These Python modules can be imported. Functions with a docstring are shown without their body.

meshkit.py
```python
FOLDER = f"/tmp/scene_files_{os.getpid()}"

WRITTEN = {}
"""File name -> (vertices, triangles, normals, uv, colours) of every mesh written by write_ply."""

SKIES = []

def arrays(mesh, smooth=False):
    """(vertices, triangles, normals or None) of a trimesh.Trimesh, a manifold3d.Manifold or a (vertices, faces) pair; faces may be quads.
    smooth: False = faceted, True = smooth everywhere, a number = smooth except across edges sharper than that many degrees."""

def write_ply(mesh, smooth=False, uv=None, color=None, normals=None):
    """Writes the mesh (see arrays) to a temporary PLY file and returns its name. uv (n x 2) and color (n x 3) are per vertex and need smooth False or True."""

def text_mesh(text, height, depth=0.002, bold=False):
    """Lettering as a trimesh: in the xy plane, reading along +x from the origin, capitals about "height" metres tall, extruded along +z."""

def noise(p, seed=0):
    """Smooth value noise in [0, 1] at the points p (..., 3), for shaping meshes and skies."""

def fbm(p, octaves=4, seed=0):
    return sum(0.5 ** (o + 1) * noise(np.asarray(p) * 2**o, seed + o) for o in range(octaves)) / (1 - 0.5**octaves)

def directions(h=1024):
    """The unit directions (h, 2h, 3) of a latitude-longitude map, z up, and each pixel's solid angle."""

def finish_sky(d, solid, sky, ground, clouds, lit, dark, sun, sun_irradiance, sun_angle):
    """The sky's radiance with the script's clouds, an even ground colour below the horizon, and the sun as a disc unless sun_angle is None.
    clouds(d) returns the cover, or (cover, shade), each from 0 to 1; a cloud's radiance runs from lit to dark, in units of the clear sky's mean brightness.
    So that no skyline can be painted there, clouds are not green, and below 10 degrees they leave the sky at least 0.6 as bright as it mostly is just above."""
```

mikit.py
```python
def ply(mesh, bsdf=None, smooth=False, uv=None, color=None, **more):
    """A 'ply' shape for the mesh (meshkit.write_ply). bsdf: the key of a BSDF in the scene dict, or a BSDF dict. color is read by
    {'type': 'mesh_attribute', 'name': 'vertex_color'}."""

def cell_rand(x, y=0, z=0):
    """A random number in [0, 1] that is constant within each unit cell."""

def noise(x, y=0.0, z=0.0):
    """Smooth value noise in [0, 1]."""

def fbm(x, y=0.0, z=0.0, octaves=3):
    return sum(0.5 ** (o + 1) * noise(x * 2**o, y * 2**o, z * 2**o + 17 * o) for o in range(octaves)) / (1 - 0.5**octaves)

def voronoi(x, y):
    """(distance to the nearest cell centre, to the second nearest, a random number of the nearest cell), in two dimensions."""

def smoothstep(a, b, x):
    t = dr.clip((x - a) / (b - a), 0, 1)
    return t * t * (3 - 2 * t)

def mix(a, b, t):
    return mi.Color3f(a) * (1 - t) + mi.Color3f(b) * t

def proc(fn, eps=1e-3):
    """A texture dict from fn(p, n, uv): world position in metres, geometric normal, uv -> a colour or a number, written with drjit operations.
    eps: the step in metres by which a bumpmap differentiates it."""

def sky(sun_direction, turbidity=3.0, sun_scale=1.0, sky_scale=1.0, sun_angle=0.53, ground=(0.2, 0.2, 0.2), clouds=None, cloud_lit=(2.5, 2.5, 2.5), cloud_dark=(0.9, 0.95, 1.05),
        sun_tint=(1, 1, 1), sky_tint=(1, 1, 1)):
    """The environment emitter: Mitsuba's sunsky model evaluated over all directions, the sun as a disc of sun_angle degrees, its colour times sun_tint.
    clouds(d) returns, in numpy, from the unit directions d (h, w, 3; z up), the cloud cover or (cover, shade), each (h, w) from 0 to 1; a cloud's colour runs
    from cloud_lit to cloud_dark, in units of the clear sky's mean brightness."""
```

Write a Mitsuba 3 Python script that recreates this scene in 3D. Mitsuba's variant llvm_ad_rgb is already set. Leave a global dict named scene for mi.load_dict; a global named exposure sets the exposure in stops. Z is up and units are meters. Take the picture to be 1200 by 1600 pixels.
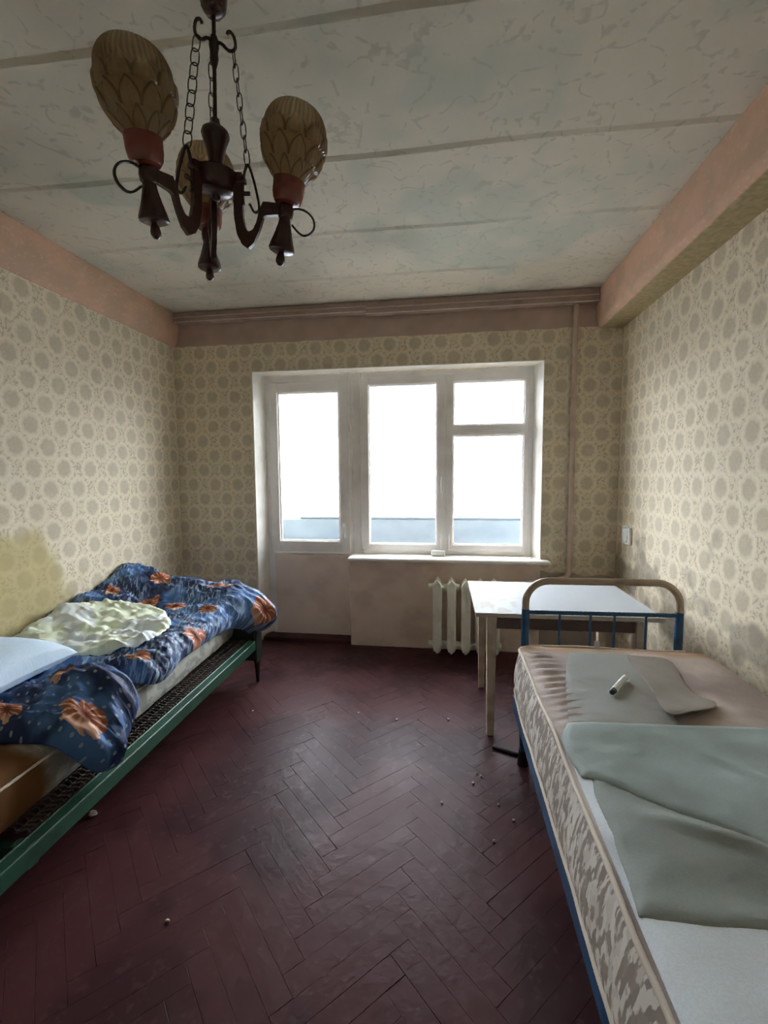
import math, random
import numpy as np, trimesh, shapely, shapely.geometry as sg
import drjit as dr
import mitsuba as mi
import mikit, meshkit
from mikit import noise, fbm, voronoi, cell_rand, smoothstep, mix

# ------------------------------------------------------------------ camera, sky, exposure
T = mi.ScalarTransform4f
scene, labels = {}, {}
FOCAL, YAW, PITCH, ROLL = 700.0, 0.139203, 0.0823796, -0.007249
CAM = np.array([2.2726, -3.58418, 1.41725])
_f = np.array([-math.sin(YAW) * math.cos(PITCH), math.cos(YAW) * math.cos(PITCH), -math.sin(PITCH)])
_r = np.cross(_f, [0, 0, 1]); _r /= np.linalg.norm(_r); _u = np.cross(_r, _f)
_u2 = -math.sin(ROLL) * _r + math.cos(ROLL) * _u
scene['camera'] = {'type': 'perspective', 'fov': math.degrees(2 * math.atan(600 / FOCAL)), 'fov_axis': 'x', 'near_clip': 0.02,
                   'to_world': T().look_at(origin=CAM.tolist(), target=(CAM + _f).tolist(), up=_u2.tolist())}
# bright hazy winter overcast; the sun is behind the building and hidden by cloud
scene['sky'] = mikit.sky((0.25, -0.75, 0.6), turbidity=6.0, sun_scale=0.0, sky_scale=1.0, ground=(0.35, 0.35, 0.36),
                         clouds=lambda d: np.ones(d.shape[:2]), cloud_lit=(.95, 1.02, 1.10), cloud_dark=(0.8, 0.8, 0.82))
exposure = 7.4

W, H, YB = 3.548, 2.75, -4.7          # room width, height, back wall
rng = random.Random(7)
nrng = np.random.default_rng(7)

# ------------------------------------------------------------------ helpers
def C(h):
    v = np.array([int(h[i:i + 2], 16) for i in (1, 3, 5)]) / 255.0
    return np.where(v < 0.04045, v / 12.92, ((v + 0.055) / 1.055) ** 2.4).tolist()
def rgb(c):
    return {'type': 'rgb', 'value': C(c) if isinstance(c, str) else list(c)}
def mat(name, color, rough=0.6, spec=0.5, metal=0.0, bump=None, bscale=1.0, **kw):
    b = {'type': 'principled', 'base_color': color if isinstance(color, dict) else rgb(color), 'roughness': rough, 'specular': spec, 'metallic': metal, **kw}
    if bump is not None:
        b = {'type': 'bumpmap', 'arbitrary': bump, 'scale': bscale, 'bsdf': b}
    scene['mat_' + name] = {'type': 'twosided', 'bsdf': b}
    return 'mat_' + name
def key(name, parent=None):
    base = (parent + '__' + name) if parent else name
    if base not in USED:
        USED.add(base); return base
    k = 1
    while f'{base}_{k:03d}' in USED: k += 1
    USED.add(f'{base}_{k:03d}'); return f'{base}_{k:03d}'
USED = set()
def add(name, mesh, m, parent=None, label=None, cat=None, group=None, kind=None, smooth=False, uv=None, to_world=None):
    k = key(name, parent)
    scene[k] = mikit.ply(mesh, m, smooth=smooth, uv=uv)
    if to_world is not None: scene[k]['to_world'] = to_world
    note(k, label, cat, group, kind)
    return k
def thing(name, label, cat, group=None):
    k = key(name); note(k, label, cat, group); return k
def note(k, label=None, cat=None, group=None, kind=None):
    e = {a: b for a, b in (('label', label), ('category', cat), ('group', group), ('kind', kind)) if b}
    if e: labels[k] = e
def bbox(x0, x1, y0, y1, z0, z1, b=0.003):
    x0, x1, y0, y1, z0, z1 = min(x0, x1), max(x0, x1), min(y0, y1), max(y0, y1), min(z0, z1), max(z0, z1)
    b = min(b, (x1 - x0) * .45, (y1 - y0) * .45, (z1 - z0) * .45)
    P = []
    for sx, X in ((1, x0), (-1, x1)):
        for sy, Y in ((1, y0), (-1, y1)):
            for sz, Z in ((1, z0), (-1, z1)):
                P += [(X, Y + sy * b, Z + sz * b), (X + sx * b, Y, Z + sz * b), (X + sx * b, Y + sy * b, Z)]
    return trimesh.convex.convex_hull(np.array(P))
def hull(P): return trimesh.convex.convex_hull(np.array(P, float))
def cat(*ms): return trimesh.util.concatenate(list(ms))
def spline(P, n):
    from scipy.interpolate import CubicSpline
    P = np.asarray(P, float); t = np.r_[0, np.cumsum(np.linalg.norm(np.diff(P, axis=0), axis=1))]
    return CubicSpline(t, P)(np.linspace(0, t[-1], n))
def tube(P, rad, sides=10, closed=False, flat=None):
    """sweep of a circle (or an ellipse: flat=(normal direction, ratio)) along points P"""
    P = np.asarray(P, float); n = len(P); rad = np.broadcast_to(rad, (n,))
    t = (np.roll(P, -1, 0) - np.roll(P, 1, 0)) if closed else np.gradient(P, axis=0)
    t /= np.linalg.norm(t, axis=1, keepdims=True) + 1e-12
    a = np.cross(t[0], [0, 0, 1.0] if abs(t[0][2]) < .9 else [1.0, 0, 0]); a /= np.linalg.norm(a)
    V = []
    ang = np.arange(sides) * 2 * np.pi / sides
    for i in range(n):
        if flat is not None: a = np.asarray(flat[0], float)
        a = a - t[i] * (a @ t[i]); a /= np.linalg.norm(a); b = np.cross(t[i], a)
        q = flat[1] if flat is not None else 1.0
        V.append(P[i] + rad[i] * (np.cos(ang)[:, None] * a * q + np.sin(ang)[:, None] * b))
    V = np.vstack(V); F = []
    for i in range(n if closed else n - 1):
        j = (i + 1) % n
        for k in range(sides):
            l = (k + 1) % sides
            F += [[i * sides + k, i * sides + l, j * sides + l], [i * sides + k, j * sides + l, j * sides + k]]
    if not closed:
        V = np.vstack([V, P[:1], P[-1:]]); c0, c1 = n * sides, n * sides + 1
        for k in range(sides):
            l = (k + 1) % sides
            F += [[c0, l, k], [c1, (n - 1) * sides + k, (n - 1) * sides + l]]
    return trimesh.Trimesh(V, F, process=False)
def lathe(prof, n=32, rfn=None):
    """prof: (r, z) list; axis z. rfn(z, angle) multiplies the radius"""
    prof = np.array(prof, float); ang = np.arange(n) * 2 * np.pi / n
    V, F = [], []
    for r, z in prof:
        k = rfn(z, ang) if rfn else 1.0
        V.append(np.c_[r * k * np.cos(ang), r * k * np.sin(ang), np.full(n, z)])
    m = len(prof)
    for i in range(m - 1):
        for k in range(n):
            l = (k + 1) % n
            F += [[i * n + k, i * n + l, (i + 1) * n + l], [i * n + k, (i + 1) * n + l, (i + 1) * n + k]]
    return trimesh.Trimesh(np.vstack(V), F, process=False)
def prism(poly, z0, z1):
    m = trimesh.creation.extrude_polygon(poly, z1 - z0, engine='earcut'); m.apply_translation([0, 0, z0]); return m
def prism_xz(poly, y0, y1):           # polygon in (x, z), extruded along y
    m = trimesh.creation.extrude_polygon(poly, y1 - y0, engine='earcut'); v = m.vertices.copy()
    m = trimesh.Trimesh(np.c_[v[:, 0], y1 - v[:, 2], v[:, 1]], m.faces, process=False); return m
def prism_along_y(pts, y0, y1):       # convex or simple polygon of (x, z) points
    return prism_xz(sg.Polygon(pts), y0, y1)
def frame_poly(x0, x1, z0, z1, holes):
    return sg.Polygon([(x0, z0), (x1, z0), (x1, z1), (x0, z1)], [[(a, c), (b, c), (b, d), (a, d)] for a, b, c, d in holes])
def rounded_frame(x0, x1, y0, y1, z0, z1, w):   # four bevelled bars joined, a sash
    wl, wr, wb, wt = w
    return cat(bbox(x0, x0 + wl, y0, y1, z0, z1, .004), bbox(x1 - wr, x1, y0, y1, z0, z1, .004),
               bbox(x0 + wl - .002, x1 - wr + .002, y0 + .001, y1 - .001, z0, z0 + wb, .004), bbox(x0 + wl - .002, x1 - wr + .002, y0 + .001, y1 - .001, z1 - wt, z1, .004))

# ------------------------------------------------------------------ materials
def wallpaper(axis):
    def fn(p, n, uv):
        s = p.x if axis == 'x' else p.y
        z = p.z
        wob = (noise(s * 60, z * 60, 3.0) - .5) * .010
        def cell(a0, b0):
            a = (s - a0) / .2; b = (z - b0) / .243
            a = a - dr.floor(a + .5); b = b - dr.floor(b + .5)
            return a * .2, b * .243
        x1, z1 = cell(.224, 2.196); x2, z2 = cell(.324, 2.0745)
        d1 = dr.sqrt(x1 * x1 + z1 * z1 * .86); d2 = dr.sqrt(x2 * x2 + z2 * z2 * .86)
        near = d1 < d2
        xx, zz = dr.select(near, x1, x2), dr.select(near, z1, z2)
        a = dr.atan2(zz, xx); d = dr.minimum(d1, d2) + wob + .0025 * dr.cos(a * 9)
        med = 1 - smoothstep(.036, .052, d)
        fl = .5 + .5 * dr.cos(a * 9 + d * 90) * dr.sin(d * 260)                     # rows of petals inside each rosette
        flower = med * (.50 + .38 * fl + .45 * noise(s * 130, z * 130, 9.0) * noise(s * 34, z * 34, 4.0) * 1.6)
        ring = smoothstep(.052, .060, d) * (1 - smoothstep(.064, .074, d)) * (.55 + .45 * noise(s * 70, z * 70, 6.0))     # pale lattice of ribbons
        leafn = fbm(s * 105, z * 105, 1.0, 2)
        sprig = smoothstep(.5, .9, dr.cos(a * 11 + d * 60)) * smoothstep(.062, .070, d) * (1 - smoothstep(.080, .092, d)) * smoothstep(.40, .55, leafn)
        dots = dr.maximum(smoothstep(.58, .68, leafn) * smoothstep(.066, .084, d), sprig)
        base = mi.Color3f(*C('#d3c8b0'))
        c = mix(base, mi.Color3f(*C('#b9ae98')), dr.minimum(flower, 1.0) * .9)
        c = mix(c, mi.Color3f(*C('#dfd6c1')), ring * .7)
        c = mix(c, mi.Color3f(*C('#8c7d66')), dots * .46)
        dirt = fbm(s * 1.3 + 4, z * 1.3, 2.0, 3)
        c = c * (0.88 + .24 * dirt)
        if axis == 'x':
            band = smoothstep(2.492, 2.500, z + (noise(s * 14, 0.0, 5.0) - .5) * .01)
            bc = mi.Color3f(*C('#b39e92')) * (.85 + .3 * fbm(s * 9, z * 9, 4.0, 3))
            c = mix(c, bc, band)
            # bare painted plaster under the window and an irregular torn edge beside it
            tear = .67 + .05 * (noise(s * 9, 1.0, 2.0) - .5) - smoothstep(2.95, 3.1, s) * .03
            low = (1 - smoothstep(tear - .004, tear + .004, z)) * smoothstep(2.6, 2.62, s)
            c = mix(c, mi.Color3f(*C('#a69a90')) * (.85 + .3 * fbm(s * 6, z * 6, 8.0, 3)), low)
        else:
            # a damp yellow stain low on the left wall, dark soiling low on the right wall
            e = dr.sqrt(dr.square((s + 1.60) / .40) + dr.square((z - .74) / .36)) + (fbm(s * 5, z * 5, 6.0, 4) - .5) * 1.1
            st = (1 - smoothstep(.72, 1.22, e)) * (1 - smoothstep(1.0, 1.2, p.x))
            c = mix(c, mi.Color3f(*C('#a8995e')) * (.9 + .25 * fbm(s * 10, z * 10, 5.0, 3)), st * .68)
            g = smoothstep(.45, .62, fbm(s * 4.5, z * 4.5, 12.0, 3) + .30 - dr.abs(z - .72) * .9 - dr.abs(s + .85) * .32) * smoothstep(3.0, 3.2, p.x)
            c = mix(c, mi.Color3f(*C('#6f6a5e')), g * .55)
        return c
    return mikit.proc(fn)
mat('wallpaper_side', wallpaper('y'), .78, .25)
mat('wallpaper_far', wallpaper('x'), .8, .2)
def ceiling_fn(p, n, uv):
    a, b, r = voronoi(p.x * 7.5 + (noise(p.x * 12, p.y * 12) - .5) * .9, p.y * 7.5 + (noise(p.x * 12, p.y * 12, 5.0) - .5) * .9)
    edge = 1 - smoothstep(.02, .13 + .05 * noise(p.x * 30, p.y * 30, 1.0), b - a)
    fine = smoothstep(.45, .62, fbm(p.x * 45, p.y * 45, 3.0, 2))
    c = mix(mi.Color3f(*C('#cbc6b8')), mi.Color3f(*C('#93958c')), edge * fine * .36)
    c = mix(c, mi.Color3f(*C('#a9b4ab')), smoothstep(.50, .72, fbm(p.x * 3.2, p.y * 3.2, 7.0, 3)) * .5)
    stain = smoothstep(.5, .8, fbm(p.x * 1.1 + 3, p.y * 1.1, 2.0, 3))
    return c * (1.0 - .22 * stain)
mat('ceiling', mikit.proc(ceiling_fn), .85, .15)
def pink_fn(p, n, uv):
    t = fbm(p.x * 7, p.y * 7, p.z * 7, 4)
    c = mix(mi.Color3f(*C('#cfab94')), mi.Color3f(*C('#b59f89')), smoothstep(.35, .65, t) * .5)
    fine = fbm(p.x * 60, p.y * 60, p.z * 60, 2)
    c = mix(c, mi.Color3f(*C('#dcc0a8')), smoothstep(.62, .75, fine) * .35)
    under = 1 - smoothstep(2.480, 2.484, p.z)                                 # the beam's underside carries the olive wall paper
    return mix(c, mi.Color3f(*C('#a39472')) * (.75 + .5 * fine), under * smoothstep(3.0, 3.2, p.x))
mat('pink_paper', mikit.proc(pink_fn), .8, .2)
def paint_fn(base, dark, amt=.5, sc=5.0):
    def fn(p, n, uv):
        t = fbm(p.x * sc, p.y * sc, p.z * sc, 4)
        return mix(mi.Color3f(*C(base)), mi.Color3f(*C(dark)), smoothstep(.42, .75, t) * amt)
    return mikit.proc(fn)
mat('old_white_paint', paint_fn('#efecea', '#d6cfca'), .42, .5)
mat('door_paint', paint_fn('#e8d8cc', '#c9b5a8'), .45, .5)
mat('panel_paint', paint_fn('#e4d2c6', '#c2ada0'), .55, .4)
mat('reveal', paint_fn('#e4e2da', '#cbc6ba'), .6, .3)
mat('rail_wood', paint_fn('#a8938a', '#8a756c', .6, 9), .5, .4)
mat('rail_lip', '#c2b3a8', .45, .5)
def floor_fn(p, n, uv):
    t = fbm(p.x * 3.0, p.y * 3.0, 1.0, 4); f = fbm(p.x * 40, p.y * 40, 2.0, 3)
    c = mix(mi.Color3f(*C('#4b2d2f')), mi.Color3f(*C('#3a2427')), smoothstep(.35, .65, t))
    c = mix(c, mi.Color3f(*C('#5d4242')), smoothstep(.62, .8, f) * .25)
    return c
def floor_rough(p, n, uv):
    return .30 + .14 * fbm(p.x * 5, p.y * 5, 3.0, 4) + .08 * fbm(p.x * 45, p.y * 45, 5.0, 2)
def floor_bump(p, n, uv):
    return fbm(p.x * 22, p.y * 22, 1.0, 4) + .25 * noise(p.x * 160, p.y * 160, 2.0)
mat('floor', mikit.proc(floor_fn), mikit.proc(floor_rough), .11, bump=mikit.proc(floor_bump, 2e-3), bscale=.0016)
mat('floor_dark', '#2c1c1b', .7, .3)
mat('radiator', paint_fn('#e6e9de', '#c6c9ba', .5, 12), .38, .5)
mat('pipe', paint_fn('#bda99b', '#a08c7c', .5, 12), .5, .4)
def tabletop_fn(p, n, uv):
    w = smoothstep(.5, .7, fbm(p.x * 14, p.y * 9, 1.0, 3)) * (1 - smoothstep(2.55, 2.8, p.x))
    return mix(mi.Color3f(*C('#bcc2c8')), mi.Color3f(*C('#ada48f')), w * .6)
mat('tabletop', mikit.proc(tabletop_fn), .5, .03)
mat('table_edge', '#a9a49b', .5, .4)
mat('table_leg', paint_fn('#cdbfae', '#a8927c', .6, 10), .45, .5)
mat('table_apron', paint_fn('#6b5a52', '#54463f', .5, 8), .6, .4)
mat('blue_metal', paint_fn('#1f4a70', '#16314a', .6, 14), .38, .5)
mat('beige_metal', paint_fn('#a3917c', '#7f6f5c', .6, 14), .36, .5)
mat('black_rubber', '#141214', .6, .4)
mat('green_metal', paint_fn('#274d3d', '#1a352b', .6, 10), .42, .5)
mat('dark_board', paint_fn('#27302c', '#1a1f1d', .6, 10), .35, .5)
mat('net_wire', '#4a4640', .5, .4)
mat('dark_wood_leg', '#2a1d18', .4, .5)
def border_fn(p, n, uv):
    t = fbm(p.y * 92 + (p.z * 22), p.z * 26 - p.y * 12, 1.0 + p.x * 5, 3)
    leaf = smoothstep(.46, .56, t)
    s2 = smoothstep(.5, .6, fbm(p.y * 60, p.z * 30, 4.0, 2))
    c = mix(mi.Color3f(*C('#d6d2cc')), mi.Color3f(*C('#857a70')), leaf * .85)
    return mix(c, mi.Color3f(*C('#a99f96')), s2 * .35)
mat('mattress_border', mikit.proc(border_fn), .8, .2)
def ticking_fn(p, n, uv):
    t = fbm(p.x * 5, p.y * 5, 1.0, 4); f = noise(p.x * 300, p.y * 300, 2.0)
    c = mix(mi.Color3f(*C('#b3a59c')), mi.Color3f(*C('#978a84')), smoothstep(.35, .65, t)) * (.94 + .1 * f)
    far = smoothstep(-1.555, -1.49, p.y + (noise(p.x * 7, 0.0, 3.0) - .5) * .06)
    return mix(c, mi.Color3f(*C('#9c7d60')), far * .85)
mat('ticking', mikit.proc(ticking_fn), .75, .25)
mat('piping', '#cfc6ba', .7, .2)
def cloth_fn(a, b, sc=4.0):
    def fn(p, n, uv):
        t = fbm(p.x * sc, p.y * sc, p.z * sc, 4); f = noise(p.x * 420, p.y * 420, 2.0)
        return mix(mi.Color3f(*C(a)), mi.Color3f(*C(b)), smoothstep(.38, .66, t)) * (.95 + .1 * f)
    return mikit.proc(fn)
mat('green_cloth', cloth_fn('#95a2a0', '#838e89'), .72, .25)
mat('green_cloth_low', cloth_fn('#8f9893', '#7f8680'), .72, .25)
mat('grey_cloth', cloth_fn('#8d908b', '#858079'), .72, .25)
mat('flap_cloth', cloth_fn('#8c857c', '#7c766c'), .72, .25)
mat('white_cloth', cloth_fn('#d0d8dd', '#b0b6bb', 3.0), .7, .25)
mat('white_plastic', '#d8dad6', .35, .5)
mat('black_plastic', '#1b1d22', .4, .5)
mat('plaster', '#c9c4b6', .85, .2)
mat('pen_white', '#cfd2d2', .4, .5)
# bedding of the left bed
def left_matt_fn(p, n, uv):
    t = fbm(p.y * 24, p.z * 30 + p.x * 12, 2.0, 3)
    c = mix(mi.Color3f(*C('#b5b6ae')), mi.Color3f(*C('#8b8f8c')), smoothstep(.46, .56, t) * .7)
    br = (1 - smoothstep(-2.30, -2.22, p.y + (fbm(p.x * 6, p.y * 6, 3.0, 3) - .5) * .12))
    pale = smoothstep(.5, .62, fbm(p.x * 7, p.y * 6, 9.0, 3)) * smoothstep(.44, .455, p.z)
    return mix(c, mix(mi.Color3f(*C('#6b4a2c')), mi.Color3f(*C('#a59c86')), pale * .8), br)
mat('left_mattress', mikit.proc(left_matt_fn), .8, .2)
mat('pillow', cloth_fn('#d8e9f4', '#cadff0', 6.0), .7, .2)
def sheet_fn(p, n, uv):
    t = fbm(p.x * 5 + 2, p.y * 5, 3.0, 3)
    return mix(mi.Color3f(*C('#dfe8d2')), mi.Color3f(*C('#dbe3e2')), smoothstep(.42, .6, t))

# chandelier
mat('dark_wood', paint_fn('#3a211d', '#241412', .6, 30), .28, .5)
mat('red_brown', paint_fn('#70352a', '#4a221c', .6, 30), .22, .6, clearcoat=.5)
mat('dark_metal', '#3a322a', .38, .5, metal=.7)
mat('chain_metal', '#3c362c', .45, .5, metal=.6)
def amber_fn(p, n, uv):            # pressed glass: thicker, darker grooves between the petals and ribs
    a, z = uv.x * 2 * math.pi, uv.y
    v = dr.clip((z + .480) / .140, 0, .9999) * 3; row = dr.floor(v); fr = v - row
    u = a * 10 / math.pi * .5 + .25 * row; w = dr.abs((u - dr.floor(u)) * 2 - 1)
    e = dr.abs((1 - fr * fr) - w)
    t = smoothstep(-.365, -.345, z)
    g = (1 - t) * (1 - smoothstep(.0, .26, e)) * .75 + t * (.5 - .5 * dr.cos(a * 44)) * .45
    return mix(mi.Color3f(*C('#b09b78')), mi.Color3f(*C('#755b38')), g)
scene['mat_amber_glass'] = {'type': 'principledthin', 'base_color': mikit.proc(amber_fn), 'roughness': .14, 'spec_trans': .6, 'diff_trans': .8, 'eta': 1.6}
scene['mat_pane'] = {'type': 'thindielectric', 'int_ior': 1.5}
mat('parapet', paint_fn('#5c676e', '#515c64', .6, 4), .7, .3)
mat('balcony_floor', '#6b6a66', .8, .2)

# ------------------------------------------------------------------ room shell
# wall with the opening: plan pieces with splayed reveals
XL, XR, ZT, DEP = .678, 3.0, 2.272, .14
add('wall_far', cat(prism(sg.Polygon([(-.15, 0), (XL, 0), (XL + .048, DEP), (XL + .048, .42), (-.15, .42)]), -.1, ZT),
                    prism(sg.Polygon([(XR, 0), (W + .15, 0), (W + .15, .42), (XR - .045, .42), (XR - .045, DEP)]), -.1, ZT),
                    bbox(-.15, W + .15, 0, .42, ZT, H + .1, .001)), 'mat_wallpaper_far', kind='structure')
# white plastered reveals, thin skins on the splays
add('reveal', hull([(XL + .0005, -.002, 0.0), (XL + .0005, -.002, ZT), (XL + .048, DEP, 0.0), (XL + .048, DEP, ZT), (XL + .006, -.002, 0.0), (XL + .006, -.002, ZT), (XL + .054, DEP, 0), (XL + .054, DEP, ZT)]), 'mat_reveal', 'wall_far')
add('reveal', hull([(XR - .0005, -.002, .74), (XR - .0005, -.002, ZT), (XR - .045, DEP, .74), (XR - .045, DEP, ZT), (XR - .006, -.002, .74), (XR - .006, -.002, ZT), (XR - .051, DEP, .74), (XR - .051, DEP, ZT)]), 'mat_reveal', 'wall_far')
add('reveal', hull([(XL, -.002, ZT), (XR, -.002, ZT), (XL, DEP, ZT), (XR, DEP, ZT), (XL, -.002, ZT - .006), (XR, -.002, ZT - .006), (XL, DEP, ZT - .006), (XR, DEP, ZT - .006)]), 'mat_reveal', 'wall_far')
add('under_window_panel', bbox(1.484, XR, 0, .40, -.05, .725, .002), 'mat_panel_paint', 'wall_far')
add('wall_left', bbox(-.15, 0, YB, .0, -.1, H + .05, .001), 'mat_wallpaper_side', kind='structure')
add('wall_right', bbox(W, W + .15, YB, .0, -.1, H + .05, .001), 'mat_wallpaper_side', kind='structure')
add('wall_back', bbox(-.15, W + .15, YB - .15, YB, -.1, H + .05, .001), 'mat_wallpaper_far', kind='structure')
# ceiling: a slab and the strips of paper pasted across it
add('ceiling', bbox(-.15, W + .15, YB, .0, H + .004, H + .15, .001), 'mat_ceiling', kind='structure')
seams = [0, -.51, -1.06, -1.635, -2.2, -2.77, -3.34, -3.9, -4.46, YB]
for i, (a, b) in enumerate(zip(seams[1:], seams[:-1])):
    n = 30
    xs = np.linspace(0, W, n + 1); V = []; F = []
    for x in xs:
        w0 = .006 * math.sin(x * 5 + i * 2.1) + .02 * (x / W - .5); w1 = .006 * math.sin(x * 5 + (i - 1) * 2.1) + .02 * (x / W - .5)
        ya = max(YB + .001, a + (w0 if i < len(seams) - 2 else 0)); yb = b + (w1 if i > 0 else 0) + (.012 if i > 0 else 0)
        lip = .003 + .008 * meshkit.noise([x * 3, i * 7.3, 1])
        V += [(x, ya, H + .003), (x, ya, H), (x, ya + .25 * (yb - ya), H + .0005), (x, yb - .022, H - .0005), (x, yb, H - lip), (x, yb, H + .003)]
    for k in range(n):
        for j in range(6):
            p0, p1 = k * 6 + j, k * 6 + (j + 1) % 6
            F += [[p0, p0 + 6, p1 + 6], [p0, p1 + 6, p1]]
    F += [[0, 1, 2], [0, 2, 3], [0, 3, 4], [0, 4, 5]] + [[n * 6, n * 6 + q + 1, n * 6 + q] for q in range(1, 5)]
    add('wallpaper_strip', trimesh.Trimesh(V, F, process=False), 'mat_ceiling', 'ceiling')
add('trim_1', prism_along_y([(-.01, 2.492), (.006, 2.494), (.030, 2.53), (.045, 2.60), (.049, 2.66), (.053, H - .002), (-.01, H - .002)], YB, -.001), 'mat_pink_paper', kind='structure', smooth=25)
bm = [(W, H - .002), (W - .19, H - .002)]
bm += [(W - .19 + .045 * (1 - math.cos(t)), 2.48 + .045 * (1 - math.sin(t))) for t in np.linspace(0, math.pi / 2, 7)] + [(W, 2.479)]
add('trim_2', prism_along_y(bm, YB, -.001), 'mat_pink_paper', kind='structure', smooth=25)
# floor: slab and painted herringbone blocks
fl = add('floor', bbox(-.15, W + .15, YB, .30, -.12, -.011, .001), 'mat_floor_dark', kind='structure')
add('doorstep', bbox(XL + .03, 1.50, .004, .44, -.02, .034, .006), 'mat_floor', 'floor')
L_, w_ = .42, .07
room = sg.box(0.0, YB, W, 0.0)
c45, s45 = math.cos(math.pi / 4), math.sin(math.pi / 4)
def proj(P):
    d = np.asarray(P, float) - CAM; z = d @ _f; rr = math.cos(ROLL) * _r + math.sin(ROLL) * _u
    return np.stack([600 + FOCAL * (d @ rr) / z, 800 - FOCAL * (d @ _u2) / z, z], -1)
blocks = []
for i in range(-75, 90):
    for j in range(-14, 15):
        ox, oy = i * w_ + j * L_, i * w_ - j * L_
        for (x0, y0, x1, y1) in ((ox, oy, ox + L_, oy + w_), (ox + L_, oy + w_ - L_, ox + L_ + w_, oy + w_)):
            q = np.array([(x0, y0), (x1, y0), (x1, y1), (x0, y1)])
            q = np.c_[q[:, 0] * c45 - q[:, 1] * s45 + 1.865, q[:, 0] * s45 + q[:, 1] * c45 - 2.03]
            g = sg.Polygon(q).intersection(room)
            if g.is_empty or g.geom_type != 'Polygon' or g.area < 1e-4: continue
            blocks.append(g)
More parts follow.
